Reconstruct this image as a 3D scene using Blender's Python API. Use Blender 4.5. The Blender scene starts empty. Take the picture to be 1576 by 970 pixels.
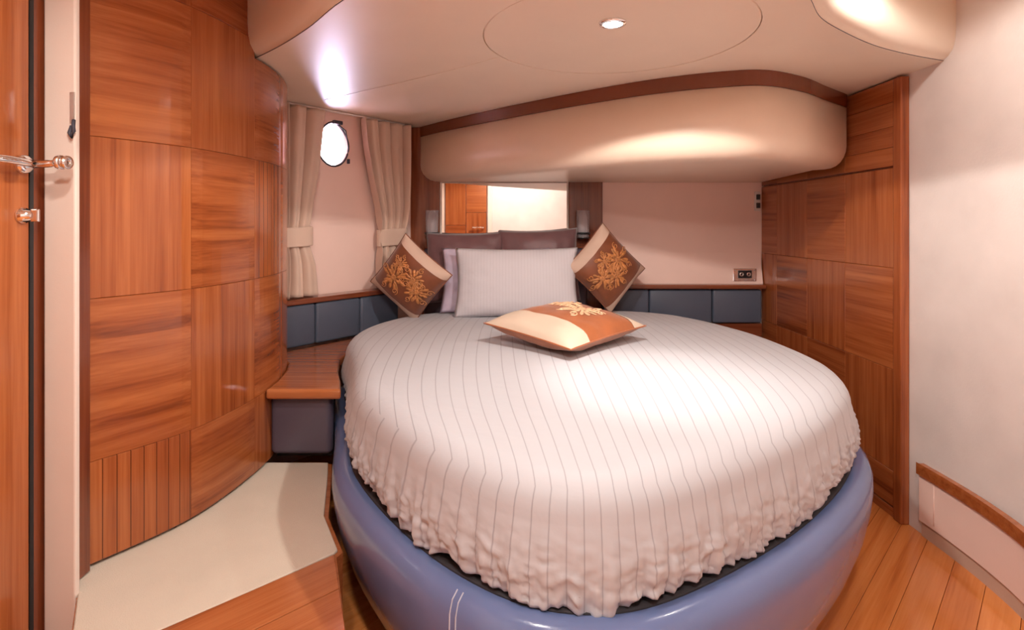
import bpy, bmesh, math, random
from mathutils import Vector, Matrix, noise
random.seed(7)
SC = bpy.context.scene
COL = SC.collection
PI = math.pi

# ------------------------------------------------------------------ camera, world, exposure
cam_d = bpy.data.cameras.new('camera')
cam = bpy.data.objects.new('camera', cam_d)
COL.objects.link(cam)
cam.location = (0.0, 0.0, 1.2)
cam.rotation_euler = (PI / 2, 0, 0)
cam_d.sensor_fit = 'HORIZONTAL'
cam_d.sensor_width = 36.0
cam_d.lens = 36.0 * 850.0 / 1576.0
cam_d.shift_y = -140.0 / 1576.0
cam_d.clip_start = 0.02
SC.camera = cam

world = bpy.data.worlds.new('daylight')
SC.world = world
world.use_nodes = True
_bg = world.node_tree.nodes['Background']
_bg.inputs[0].default_value = (0.76, 0.72, 1.0, 1)
_bg.inputs[1].default_value = 65.0

SC.view_settings.view_transform = 'Standard'
SC.view_settings.look = 'None'
SC.view_settings.gamma = 1.0
SC.view_settings.use_curve_mapping = False
SC.view_settings.exposure = 0.55
SC.cycles.diffuse_bounces = 8

LAMP_COL = (1.0, 0.915, 0.84)
LAMPS = [  # x, y, z of the ceiling, watts, size, half cone (deg)
    (0.30, 1.645, 1.80, 14.5, 0.05, 74.5),
    (-0.42, 0.62, 2.02, 10.0, 0.09, 86),
    (1.12, 1.50, 2.02, 4.8, 0.06, 86),
    (0.10, -0.12, 2.02, 25.0, 0.09, 86),
]

# ------------------------------------------------------------------ materials
def new_mat(name):
    m = bpy.data.materials.new(name)
    m.use_nodes = True
    nt = m.node_tree
    b = nt.nodes['Principled BSDF']
    return m, nt, b

def N(nt, typ, **kw):
    n = nt.nodes.new(typ)
    for k, v in kw.items():
        setattr(n, k, v)
    return n

def plain(name, col, rough=0.5, metal=0.0, bump=0.0, bscale=200, vary=0.0, vscale=6, coat=0.0, spec=0.5, sheen=0.0):
    m, nt, b = new_mat(name)
    b.inputs['Base Color'].default_value = (*col, 1)
    b.inputs['Roughness'].default_value = rough
    b.inputs['Metallic'].default_value = metal
    b.inputs['Specular IOR Level'].default_value = spec
    b.inputs['Coat Weight'].default_value = coat
    b.inputs['Coat Roughness'].default_value = 0.08
    b.inputs['Sheen Weight'].default_value = sheen
    tc = N(nt, 'ShaderNodeTexCoord')
    if vary > 0:
        nz = N(nt, 'ShaderNodeTexNoise'); nz.inputs['Scale'].default_value = vscale; nz.inputs['Detail'].default_value = 4
        nt.links.new(tc.outputs['Object'], nz.inputs['Vector'])
        r = N(nt, 'ShaderNodeValToRGB')
        r.color_ramp.elements[0].position = 0.3; r.color_ramp.elements[1].position = 0.7
        r.color_ramp.elements[0].color = (*[c * (1 - vary) for c in col], 1)
        r.color_ramp.elements[1].color = (*[min(1, c * (1 + vary)) for c in col], 1)
        nt.links.new(nz.outputs['Fac'], r.inputs['Fac'])
        nt.links.new(r.outputs['Color'], b.inputs['Base Color'])
    if bump > 0:
        nz = N(nt, 'ShaderNodeTexNoise'); nz.inputs['Scale'].default_value = bscale; nz.inputs['Detail'].default_value = 3
        nt.links.new(tc.outputs['Object'], nz.inputs['Vector'])
        bp = N(nt, 'ShaderNodeBump'); bp.inputs['Strength'].default_value = bump; bp.inputs['Distance'].default_value = 0.004
        nt.links.new(nz.outputs['Fac'], bp.inputs['Height'])
        nt.links.new(bp.outputs['Normal'], b.inputs['Normal'])
    return m

def wood(name, axis, dark, mid, light, stave=0.034, rough=0.22, coat=0.35, line=0.0, gscale=1.0):
    """veneer with the grain along object axis 0/1/2; stave tone changes across it"""
    m, nt, b = new_mat(name)
    L = nt.links.new
    tc = N(nt, 'ShaderNodeTexCoord'); oi = N(nt, 'ShaderNodeObjectInfo')
    mul = N(nt, 'ShaderNodeMath', operation='MULTIPLY'); mul.inputs[1].default_value = 17.3
    L(oi.outputs['Random'], mul.inputs[0])
    add = N(nt, 'ShaderNodeVectorMath', operation='ADD')
    L(tc.outputs['Object'], add.inputs[0]); L(mul.outputs[0], add.inputs[1])
    sc = [34.0 * gscale] * 3; sc[axis] = 1.1 * gscale
    mp = N(nt, 'ShaderNodeVectorMath', operation='MULTIPLY'); mp.inputs[1].default_value = sc
    L(add.outputs[0], mp.inputs[0])
    n1 = N(nt, 'ShaderNodeTexNoise'); n1.inputs['Scale'].default_value = 1.0; n1.inputs['Detail'].default_value = 5
    n1.inputs['Roughness'].default_value = 0.62; n1.inputs['Distortion'].default_value = 0.35
    L(mp.outputs[0], n1.inputs['Vector'])
    sc2 = [160.0] * 3; sc2[axis] = 5.0
    mp2 = N(nt, 'ShaderNodeVectorMath', operation='MULTIPLY'); mp2.inputs[1].default_value = sc2
    L(add.outputs[0], mp2.inputs[0])
    n2 = N(nt, 'ShaderNodeTexNoise'); n2.inputs['Scale'].default_value = 1.0; n2.inputs['Detail'].default_value = 2
    L(mp2.outputs[0], n2.inputs['Vector'])
    # staves: white noise per strip across the grain
    perp = 2 if axis != 2 else 0
    sep = N(nt, 'ShaderNodeSeparateXYZ'); L(tc.outputs['Object'], sep.inputs[0])
    dv = N(nt, 'ShaderNodeMath', operation='DIVIDE'); dv.inputs[1].default_value = stave
    L(sep.outputs[perp], dv.inputs[0])
    fl = N(nt, 'ShaderNodeMath', operation='FLOOR'); L(dv.outputs[0], fl.inputs[0])
    ad2 = N(nt, 'ShaderNodeMath', operation='ADD'); L(fl.outputs[0], ad2.inputs[0]); L(mul.outputs[0], ad2.inputs[1])
    wn = N(nt, 'ShaderNodeTexWhiteNoise', noise_dimensions='1D'); L(ad2.outputs[0], wn.inputs['W'])
    # combine
    a = N(nt, 'ShaderNodeMath', operation='MULTIPLY_ADD'); a.inputs[1].default_value = 0.25
    L(n2.outputs['Fac'], a.inputs[0]); L(n1.outputs['Fac'], a.inputs[2])
    c = N(nt, 'ShaderNodeMath', operation='MULTIPLY_ADD'); c.inputs[1].default_value = 0.16
    L(wn.outputs['Value'], c.inputs[0]); L(a.outputs[0], c.inputs[2])
    d = N(nt, 'ShaderNodeMath', operation='MULTIPLY_ADD'); d.inputs[1].default_value = 0.12
    L(oi.outputs['Random'], d.inputs[0]); L(c.outputs[0], d.inputs[2])
    r = N(nt, 'ShaderNodeValToRGB')
    e = r.color_ramp.elements
    e[0].position = 0.46; e[0].color = (*dark, 1)
    e[1].position = 1.0; e[1].color = (*light, 1)
    k = e.new(0.68); k.color = (*mid, 1)
    L(d.outputs[0], r.inputs['Fac'])
    out = r.outputs['Color']
    if line > 0:
        fr = N(nt, 'ShaderNodeMath', operation='FRACT'); L(dv.outputs[0], fr.inputs[0])
        lt = N(nt, 'ShaderNodeMath', operation='LESS_THAN'); lt.inputs[1].default_value = line
        L(fr.outputs[0], lt.inputs[0])
        mx = N(nt, 'ShaderNodeMix', data_type='RGBA'); L(lt.outputs[0], mx.inputs['Factor'])
        L(out, mx.inputs['A']); mx.inputs['B'].default_value = (*[x * 0.55 for x in dark], 1)
        out = mx.outputs['Result']
    L(out, b.inputs['Base Color'])
    b.inputs['Roughness'].default_value = rough
    b.inputs['Coat Weight'].default_value = coat
    b.inputs['Coat Roughness'].default_value = 0.1
    bp = N(nt, 'ShaderNodeBump'); bp.inputs['Strength'].default_value = 0.06; bp.inputs['Distance'].default_value = 0.003
    L(n2.outputs['Fac'], bp.inputs['Height']); L(bp.outputs['Normal'], b.inputs['Normal'])
    return m

WD, WM, WL = (0.165, 0.036, 0.009), (0.30, 0.076, 0.020), (0.44, 0.138, 0.040)
M = {}
for i, ax in enumerate('xyz'):
    M['wood_' + ax] = wood('veneer_' + ax, i, WD, WM, WL)
    M['dark_wood_' + ax] = wood('dark_veneer_' + ax, i, (0.10, 0.022, 0.008), (0.18, 0.043, 0.016), (0.27, 0.075, 0.028), stave=0.5)
M['striped_z'] = wood('striped_veneer', 2, WD, WM, WL, stave=0.033, line=0.07)
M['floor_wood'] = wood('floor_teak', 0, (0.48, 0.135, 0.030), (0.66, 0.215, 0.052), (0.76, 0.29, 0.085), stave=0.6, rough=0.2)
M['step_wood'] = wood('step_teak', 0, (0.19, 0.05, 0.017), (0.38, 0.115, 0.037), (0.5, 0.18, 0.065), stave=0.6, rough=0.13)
M['cream'] = plain('cream_lining', (0.76, 0.66, 0.585), 0.5, bump=0.05, bscale=300, vary=0.02)
M['leather'] = plain('cream_leather', (0.82, 0.665, 0.53), 0.33, bump=0.06, bscale=260, vary=0.02)
M['ceiling'] = plain('ceiling_vinyl', (0.79, 0.685, 0.57), 0.45, bump=0.05, bscale=350, vary=0.015)
M['wallpaper'] = plain('pale_wallcloth', (0.69, 0.63, 0.60), 0.75, bump=0.12, bscale=120, vary=0.06, vscale=5)
M['pinkwall'] = plain('pink_wallcloth', (0.87, 0.655, 0.58), 0.7, bump=0.05, bscale=200, vary=0.02)
M['carpet'] = plain('cream_carpet', (0.66, 0.59, 0.49), 0.95, bump=0.5, bscale=420, vary=0.03, spec=0.1)
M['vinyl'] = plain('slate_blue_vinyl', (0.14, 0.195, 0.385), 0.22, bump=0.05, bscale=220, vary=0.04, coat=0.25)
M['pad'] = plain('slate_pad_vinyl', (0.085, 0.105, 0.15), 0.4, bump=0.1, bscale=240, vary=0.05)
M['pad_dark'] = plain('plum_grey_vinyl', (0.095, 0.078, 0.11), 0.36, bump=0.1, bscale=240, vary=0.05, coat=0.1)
M['black'] = plain('black_shadow_gap', (0.012, 0.010, 0.010), 0.6)
M['charcoal'] = plain('charcoal_ticking_and_shade', (0.03, 0.027, 0.032), 0.8, bump=0.2, bscale=200)
M['chrome'] = plain('polished_chrome', (0.96, 0.96, 0.97), 0.08, metal=1.0)
M['steel'] = plain('brushed_steel', (0.62, 0.58, 0.55), 0.3, metal=1.0)
M['mirror'] = plain('mirror_silver', (0.93, 0.91, 0.88), 0.015, metal=1.0)
M['curtain'] = plain('beige_curtain', (0.68, 0.51, 0.41), 0.85, bump=0.15, bscale=400, vary=0.03, spec=0.2, sheen=0.2)
M['plum'] = plain('plum_satin', (0.165, 0.078, 0.082), 0.5, bump=0.15, bscale=120, vary=0.12, vscale=14, sheen=0.3)
M['lilac'] = plain('lilac_satin', (0.60, 0.50, 0.62), 0.45, bump=0.15, bscale=60, vary=0.08, vscale=14)
M['brown_cloth'] = plain('brown_satin', (0.19, 0.050, 0.014), 0.5, bump=0.12, bscale=150, vary=0.15, vscale=16, sheen=0.3)
M['orange_cloth'] = plain('orange_satin', (0.36, 0.10, 0.025), 0.42, bump=0.12, bscale=150, vary=0.12, vscale=16, sheen=0.3)
M['gold'] = plain('gold_thread', (0.50, 0.20, 0.065), 0.4, bump=0.4, bscale=260, vary=0.3, vscale=45)
M['silver_thread'] = plain('pale_gold_thread', (0.78, 0.50, 0.30), 0.35, bump=0.4, bscale=260, vary=0.2, vscale=40)
M['beige_cloth'] = plain('beige_linen', (0.58, 0.41, 0.32), 0.7, bump=0.15, bscale=260, vary=0.04)
M['pale_cloth'] = plain('ivory_linen', (0.62, 0.50, 0.39), 0.6, bump=0.15, bscale=260, vary=0.04)
M['thread'] = plain('pale_stitching', (0.55, 0.58, 0.68), 0.6)
M['plastic_black'] = plain('black_plastic', (0.02, 0.02, 0.022), 0.3)
M['rail_wood'] = plain('dark_red_rail', (0.17, 0.042, 0.016), 0.25, vary=0.12, vscale=3, coat=0.3)
M['gasket'] = plain('dark_gasket', (0.05, 0.05, 0.07), 0.6)
M['white_plastic'] = plain('white_plastic', (0.75, 0.70, 0.66), 0.4)

def glass_mat(name, col, rough=0.0, alpha_mix=0.75):
    m, nt, b = new_mat(name)
    tr = N(nt, 'ShaderNodeBsdfTransparent'); tr.inputs[0].default_value = (*col, 1)
    gl = N(nt, 'ShaderNodeBsdfGlossy'); gl.inputs['Roughness'].default_value = rough
    fr = N(nt, 'ShaderNodeFresnel'); fr.inputs['IOR'].default_value = 1.5
    ad = N(nt, 'ShaderNodeMath', operation='MULTIPLY_ADD'); ad.inputs[1].default_value = 1.0; ad.inputs[2].default_value = 1 - alpha_mix
    nt.links.new(fr.outputs[0], ad.inputs[0])
    mx = N(nt, 'ShaderNodeMixShader')
    nt.links.new(ad.outputs[0], mx.inputs[0]); nt.links.new(tr.outputs[0], mx.inputs[1]); nt.links.new(gl.outputs[0], mx.inputs[2])
    nt.links.new(mx.outputs[0], nt.nodes['Material Output'].inputs['Surface'])
    return m
M['pane'] = glass_mat('window_glass', (0.97, 0.97, 1.0), 0.0, 0.99)
def frosty(name):
    m, nt, b = new_mat(name)
    b.inputs['Base Color'].default_value = (0.85, 0.80, 0.82, 1); b.inputs['Roughness'].default_value = 0.15
    tr = N(nt, 'ShaderNodeBsdfTransparent'); tr.inputs[0].default_value = (0.9, 0.88, 0.9, 1)
    mx = N(nt, 'ShaderNodeMixShader'); mx.inputs[0].default_value = 0.28
    nt.links.new(tr.outputs[0], mx.inputs[1]); nt.links.new(b.outputs[0], mx.inputs[2])
    nt.links.new(mx.outputs[0], nt.nodes['Material Output'].inputs['Surface'])
    return m
M['glass'] = frosty('tumbler_glass')

def emis(name, col, s):
    m, nt, b = new_mat(name)
    b.inputs['Base Color'].default_value = (*col, 1)
    b.inputs['Emission Color'].default_value = (*col, 1)
    b.inputs['Emission Strength'].default_value = s
    return m
M['lamp'] = emis('lamp_lens', (1.0, 0.95, 0.88), 30.0)

def striped_cloth(name, base, line, freq, lw, wrinkle=0.25):
    m, nt, b = new_mat(name)
    L = nt.links.new
    uv = N(nt, 'ShaderNodeUVMap'); uv.uv_map = 'stripe'
    sep = N(nt, 'ShaderNodeSeparateXYZ'); L(uv.outputs[0], sep.inputs[0])
    mu = N(nt, 'ShaderNodeMath', operation='MULTIPLY'); mu.inputs[1].default_value = freq; L(sep.outputs[0], mu.inputs[0])
    fr = N(nt, 'ShaderNodeMath', operation='FRACT'); L(mu.outputs[0], fr.inputs[0])
    # soft narrow line
    sb = N(nt, 'ShaderNodeMath', operation='SUBTRACT'); sb.inputs[1].default_value = 0.5; L(fr.outputs[0], sb.inputs[0])
    ab = N(nt, 'ShaderNodeMath', operation='ABSOLUTE'); L(sb.outputs[0], ab.inputs[0])
    mr = N(nt, 'ShaderNodeMapRange'); mr.inputs['From Min'].default_value = 0.0; mr.inputs['From Max'].default_value = lw
    mr.inputs['To Min'].default_value = 1.0; mr.inputs['To Max'].default_value = 0.0
    L(ab.outputs[0], mr.inputs['Value'])
    mx = N(nt, 'ShaderNodeMix', data_type='RGBA'); L(mr.outputs[0], mx.inputs['Factor'])
    mx.inputs['A'].default_value = (*base, 1); mx.inputs['B'].default_value = (*line, 1)
    L(mx.outputs['Result'], b.inputs['Base Color'])
    b.inputs['Roughness'].default_value = 0.62
    b.inputs['Specular IOR Level'].default_value = 0.3
    b.inputs['Sheen Weight'].default_value = 0.15
    tc = N(nt, 'ShaderNodeTexCoord')
    nz = N(nt, 'ShaderNodeTexNoise'); nz.inputs['Scale'].default_value = 9; nz.inputs['Detail'].default_value = 4; nz.inputs['Distortion'].default_value = 0.6
    L(tc.outputs['Object'], nz.inputs['Vector'])
    ml = N(nt, 'ShaderNodeMath', operation='MULTIPLY_ADD'); ml.inputs[1].default_value = -0.12; L(mr.outputs[0], ml.inputs[0]); L(nz.outputs['Fac'], ml.inputs[2])
    bp = N(nt, 'ShaderNodeBump'); bp.inputs['Strength'].default_value = wrinkle; bp.inputs['Distance'].default_value = 0.02
    L(ml.outputs[0], bp.inputs['Height']); L(bp.outputs['Normal'], b.inputs['Normal'])
    return m
M['spread'] = striped_cloth('striped_bedspread', (0.475, 0.485, 0.52), (0.31, 0.305, 0.34), 21.0, 0.06, 0.12)
M['pillowcase'] = striped_cloth('pinstripe_pillowcase', (0.60, 0.575, 0.61), (0.565, 0.54, 0.575), 60.0, 0.2, 0.15)

# ------------------------------------------------------------------ mesh helpers (world coordinates in, one object out)
WORLD = {}
def link(name, me, mat, parent=None, loc=None, rotz=0.0, smooth=False):
    """me holds coordinates local to (loc, rotz) given in world space"""
    if smooth:
        for p in me.polygons: p.use_smooth = True
    o = bpy.data.objects.new(name, me)
    COL.objects.link(o)
    if mat is not None:
        for mm in (mat if isinstance(mat, (list, tuple)) else [mat]):
            me.materials.append(M[mm] if isinstance(mm, str) else mm)
    w = Matrix.Translation(loc or (0, 0, 0)) @ Matrix.Rotation(rotz, 4, 'Z')
    if parent is not None:
        o.parent = parent
        o.matrix_parent_inverse = WORLD[parent.name].inverted()
    o.matrix_basis = w
    WORLD[o.name] = w
    return o

def mesh_obj(name, verts, faces, mat, parent=None, loc=None, rotz=0.0, smooth=False, world=True, fix=True):
    me = bpy.data.meshes.new(name)
    if world and (loc is not None or rotz):
        inv = (Matrix.Translation(loc or (0, 0, 0)) @ Matrix.Rotation(rotz, 4, 'Z')).inverted()
        verts = [inv @ Vector(v) for v in verts]
    me.from_pydata([tuple(v) for v in verts], [], faces)
    me.validate()
    if fix:
        bm = bmesh.new(); bm.from_mesh(me)
        bmesh.ops.recalc_face_normals(bm, faces=bm.faces)
        bm.to_mesh(me); bm.free()
    me.update()
    return link(name, me, mat, parent, loc, rotz, smooth)

def box(name, c, s, mat, parent=None, bevel=0.0, rotz=0.0, seg=2, smooth=False):
    bm = bmesh.new()
    bmesh.ops.create_cube(bm, size=1.0)
    for v in bm.verts: v.co = Vector((v.co.x * s[0], v.co.y * s[1], v.co.z * s[2]))
    if bevel > 0:
        bmesh.ops.bevel(bm, geom=bm.edges[:], offset=bevel, segments=seg, affect='EDGES', profile=0.5)
    me = bpy.data.meshes.new(name); bm.to_mesh(me); bm.free()
    return link(name, me, mat, parent, c, rotz, smooth)

def prism(name, poly, z0, z1, mat, parent=None, bevel=0.0, loc=None, rotz=0.0, seg=2):
    """vertical prism from a 2-D outline in world x,y"""
    bm = bmesh.new()
    inv = (Matrix.Translation(loc or (0, 0, 0)) @ Matrix.Rotation(rotz, 4, 'Z')).inverted()
    lo = [bm.verts.new(inv @ Vector((x, y, z0))) for x, y in poly]
    hi = [bm.verts.new(inv @ Vector((x, y, z1))) for x, y in poly]
    n = len(poly)
    bm.faces.new(lo[::-1]); bm.faces.new(hi)
    for i in range(n): bm.faces.new((lo[i], lo[(i + 1) % n], hi[(i + 1) % n], hi[i]))
    bmesh.ops.recalc_face_normals(bm, faces=bm.faces)
    if bevel > 0:
        ed = [e for e in bm.edges if e.calc_face_angle(0) > 0.5]
        bmesh.ops.bevel(bm, geom=ed, offset=bevel, segments=seg, affect='EDGES', profile=0.5)
    me = bpy.data.meshes.new(name); bm.to_mesh(me); bm.free()
    return link(name, me, mat, parent, loc, rotz)

def tube(name, path, r, mat, parent=None, closed=False, n=10, loc=None, smooth=True, flat=1.0):
    P = [Vector(p) for p in path]
    rs = r if isinstance(r, (list, tuple)) else [r] * len(P)
    vs, fs = [], []
    m = len(P)
    up = Vector((0, 0, 1))
    for i, p in enumerate(P):
        a = P[(i - 1) % m] if (closed or i > 0) else P[i]
        b = P[(i + 1) % m] if (closed or i < m - 1) else P[i]
        t = (b - a).normalized()
        u = up if abs(t.dot(up)) < 0.95 else Vector((1, 0, 0))
        s = t.cross(u).normalized(); w = s.cross(t).normalized()
        for k in range(n):
            an = 2 * PI * k / n
            vs.append(p + s * math.cos(an) * rs[i] + w * math.sin(an) * rs[i] * flat)
    seg = m if closed else m - 1
    for i in range(seg):
        for k in range(n):
            a = i * n + k; b = i * n + (k + 1) % n
            c = ((i + 1) % m) * n + (k + 1) % n; d = ((i + 1) % m) * n + k
            fs.append((a, b, c, d))
    if not closed:
        fs.append(tuple(range(n))[::-1]); fs.append(tuple(range((m - 1) * n, m * n)))
    return mesh_obj(name, vs, fs, mat, parent, loc=loc, smooth=smooth)

def lathe(name, prof, mat, parent=None, loc=(0, 0, 0), n=32, axis='z', smooth=True, closed=False):
    vs, fs = [], []
    for r, h in prof:
        for k in range(n):
            a = 2 * PI * k / n
            p = (r * math.cos(a), r * math.sin(a), h)
            if axis == 'x': p = (h, r * math.cos(a), r * math.sin(a))
            if axis == 'y': p = (r * math.cos(a), h, r * math.sin(a))
            vs.append(p)
    m = len(prof)
    for i in range(m if closed else m - 1):
        for k in range(n):
            j = (i + 1) % m
            fs.append((i * n + k, i * n + (k + 1) % n, j * n + (k + 1) % n, j * n + k))
    if not closed:
        if prof[0][0] > 1e-6: fs.append(tuple(range(n))[::-1])
        if prof[-1][0] > 1e-6: fs.append(tuple(range((m - 1) * n, m * n)))
    return mesh_obj(name, vs, fs, mat, parent, loc=loc, smooth=smooth, world=False)

def tag(o, label, cat, group=None):
    o['label'] = label; o['category'] = cat
    if group: o['group'] = group
    return o
def struct(o, label, cat=None):
    o['kind'] = 'structure'; o['label'] = label
    if cat: o['category'] = cat
    return o
def thing(name, label, cat, loc=(0, 0, 0), group=None, rotz=0.0):
    o = bpy.data.objects.new(name, None); COL.objects.link(o)
    o.empty_display_size = 0.1
    w = Matrix.Translation(loc) @ Matrix.Rotation(rotz, 4, 'Z')
    o.matrix_basis = w; WORLD[o.name] = w
    return tag(o, label, cat, group)

def catmull(pts, per=10, closed=False):
    P = [Vector((*p, 0)) if len(p) == 2 else Vector(p) for p in pts]
    out = []; n = len(P)
    for i in range(n if closed else n - 1):
        p0 = P[(i - 1) % n] if (closed or i > 0) else P[0] * 2 - P[1]
        p1 = P[i]; p2 = P[(i + 1) % n]
        p3 = P[(i + 2) % n] if (closed or i + 2 < n) else P[-1] * 2 - P[-2]
        for k in range(per):
            t = k / per
            out.append(0.5 * ((2 * p1) + (p2 - p0) * t + (2 * p0 - 5 * p1 + 4 * p2 - p3) * t * t + (3 * p1 - p0 - 3 * p2 + p3) * t ** 3))
    if not closed: out.append(P[-1].copy())
    return out

def interp(tab, x):
    if x <= tab[0][0]: return tab[0][1]
    for (a, va), (b, vb) in zip(tab, tab[1:]):
        if x <= b: return va + (vb - va) * (x - a) / (b - a)
    return tab[-1][1]

def clip_poly(poly, a, b, c):
    """keep the side a*x + b*y <= c"""
    out = []
    for i in range(len(poly)):
        p, q = poly[i], poly[(i + 1) % len(poly)]
        dp, dq = a * p[0] + b * p[1] - c, a * q[0] + b * q[1] - c
        if dp <= 0: out.append(p)
        if (dp < 0 < dq) or (dq < 0 < dp):
            t = dp / (dp - dq)
            out.append((p[0] + (q[0] - p[0]) * t, p[1] + (q[1] - p[1]) * t))
    return out

def area(poly):
    return 0.5 * abs(sum(poly[i][0] * poly[(i + 1) % len(poly)][1] - poly[(i + 1) % len(poly)][0] * poly[i][1] for i in range(len(poly))))

# ------------------------------------------------------------------ the setting
XR, YB, YR, XL = 1.585, 3.45, -0.90, -1.30          # right wall, back wall, wall behind the camera, left wall
ZC, ZU = 1.80, 2.02                                # low ceiling over the bed, raised ceiling of the standing area

fl = box('floor', ((XL + 1.75) / 2, 1.3, -0.035), (1.75 - XL + 0.2, 4.6, 0.046), 'black')
struct(fl, 'glossy orange teak plank floor on the right of the bed')
rect = [(XL, YR), (XR + 0.03, YR), (XR + 0.03, YB), (XL, YB)]
pw = 0.092
for k in range(-40, 80):
    # planks run along (1,1)
    lo, hi = k * pw, (k + 1) * pw
    s2 = math.sqrt(0.5)
    p = clip_poly(rect, -s2, s2, hi - 0.0006)
    if len(p) >= 3: p = clip_poly(p, s2, -s2, -(lo + 0.0006))
    if len(p) < 3 or area(p) < 0.002: continue
    cx = sum(q[0] for q in p) / len(p); cy = sum(q[1] for q in p) / len(p)
    prism('plank', p, -0.012, 0.0, 'floor_wood', fl, 0.0009, loc=(cx, cy, 0), rotz=PI / 4, seg=1)

# back wall
wb = mesh_obj('wall_back', [(-0.75, YB, -0.02), (1.75, YB, -0.02), (1.75, YB, ZU), (-0.75, YB, ZU)], [(0, 1, 2, 3)], 'pinkwall')
struct(wb, 'pale pink lined wall beside the mirror under the overhead cabinet')
# right wall with a slight curve towards the camera
rw = catmull([(XR, 2.24), (XR + 0.003, 2.0), (XR, 1.7), (XR - 0.01, 1.3), (XR - 0.02, 0.6), (XR - 0.02, YR)], 6)
rw = [Vector((1.72, 3.6, 0)), Vector((1.72, 2.246, 0))] + rw
vs, fs = [], []
for p in rw: vs += [(p.x, p.y, -0.02), (p.x, p.y, ZU)]
for i in range(len(rw) - 1): fs.append((2 * i, 2 * i + 1, 2 * i + 3, 2 * i + 2))
wr = mesh_obj('wall_right', vs, fs, 'wallpaper')
struct(wr, 'plain off-white cloth covered wall at the right edge of the picture')
wrr = mesh_obj('wall_rear', [(XL - .1, YR, -.02), (XR + .1, YR, -.02), (XR + .1, YR, ZU), (XL - .1, YR, ZU)], [(0, 1, 2, 3)], 'wallpaper')
struct(wrr, 'cream wall opposite the bed seen only in the mirror')
wl = mesh_obj('wall_left', [(XL, YR, -.02), (XL, 3.6, -.02), (XL, 3.6, ZU), (XL, YR, ZU)], [(0, 1, 2, 3)], 'cream')
struct(wl, 'cream wall behind the door and the curved wardrobe')

# hull wall with the portlight opening: line from H0, direction HD, normal HN into the room
H0, HD = Vector((-1.14, 2.74, 0)), Vector((0.607, 0.794, 0)).normalized()
HN = Vector((HD.y, -HD.x, 0))
def hull(s, d, z):
    p = H0 + HD * s + HN * d
    return Vector((p.x, p.y, z))
def s_at(px, d):
    """distance along the hull wall where a column of the photograph meets it"""
    r = (px - 788) / 850
    bx, by = H0.x + HN.x * d, H0.y + HN.y * d
    return (r * by - bx) / (HD.x - r * HD.y)
WS, WZ, WRX, WRZ = 0.292, 1.630, 0.098, 0.118
def win_pt(a, k=1.0):
    x = math.cos(a) * WRX * k; z = math.sin(a) * WRZ * k
    x *= 1 - 0.25 * max(0, math.sin(a)) ** 1.5       # narrower towards the top
    return x, z
hs0, hs1, hz0, hz1 = -0.75, 1.05, -0.02, ZU + 0.01
n = 72
angs = sorted([2 * PI * k / n for k in range(n)] + [math.atan2(z - WZ, s - WS) % (2 * PI) for s in (hs0, hs1) for z in (hz0, hz1)])
vs, fs = [], []
for a in angs:
    x, z = win_pt(a)
    ca, sa = math.cos(a), math.sin(a)
    t = min(((hs1 - WS) / ca if ca > 1e-9 else 1e9), ((hs0 - WS) / ca if ca < -1e-9 else 1e9),
            ((hz1 - WZ) / sa if sa > 1e-9 else 1e9), ((hz0 - WZ) / sa if sa < -1e-9 else 1e9))
    vs += [hull(WS + x, 0, WZ + z), hull(WS + ca * t, 0, WZ + sa * t), hull(WS + x * 1.04, -0.06, WZ + z * 1.04)]
m_ = len(angs)
for i in range(m_):
    j = (i + 1) % m_
    fs += [(3 * i, 3 * i + 1, 3 * j + 1, 3 * j), (3 * i, 3 * j, 3 * j + 2, 3 * i + 2)]
wh = mesh_obj('wall_hull', vs, fs, 'pinkwall', fix=False)
struct(wh, 'slanted pink hull wall between the two curtains')
# window
w1 = thing('window_1', 'small egg-shaped portlight blown out by daylight between the curtains', 'window', tuple(hull(WS, 0, WZ - WRZ)))
w1['kind'] = 'structure'
vs = [hull(WS, -0.045, WZ)] + [hull(WS + win_pt(2 * PI * k / 48, 1.0)[0], -0.045, WZ + win_pt(2 * PI * k / 48, 1.0)[1]) for k in range(48)]
mesh_obj('pane', vs, [(0, 1 + k, 1 + (k + 1) % 48) for k in range(48)], 'pane', w1)
tube('window_frame', [hull(WS + win_pt(2 * PI * k / 48, 1.0)[0], 0.0, WZ + win_pt(2 * PI * k / 48, 1.0)[1]) for k in range(48)], 0.0055, 'gasket', w1, closed=True)
tube('stay_arm', [hull(WS + .03, 0.008, WZ + .105), hull(WS + .055, 0.035, WZ + .075), hull(WS + .075, 0.02, WZ + .03), hull(WS + 0.095, 0.008, WZ - 0.02)], 0.004, 'gasket', w1)
box('hinge', hull(WS + 0.02, 0.012, WZ + .118), (0.055, 0.02, 0.02), 'gasket', w1, 0.003, rotz=math.atan2(HD.y, HD.x))
box('latch', hull(WS + 0.092, 0.008, WZ - .085), (0.012, 0.014, 0.026), 'gasket', w1, 0.002, rotz=math.atan2(HD.y, HD.x))
# a sampling portal in the opening
pd = bpy.data.lights.new('window_portal', 'AREA'); pd.shape = 'RECTANGLE'; pd.size = 2 * WRX; pd.size_y = 2 * WRZ
pd.cycles.is_portal = True
po = bpy.data.objects.new('window_portal', pd); COL.objects.link(po)
po.location = hull(WS, -0.05, WZ)
po.rotation_euler = HN.to_track_quat('-Z', 'Z').to_euler()

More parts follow.
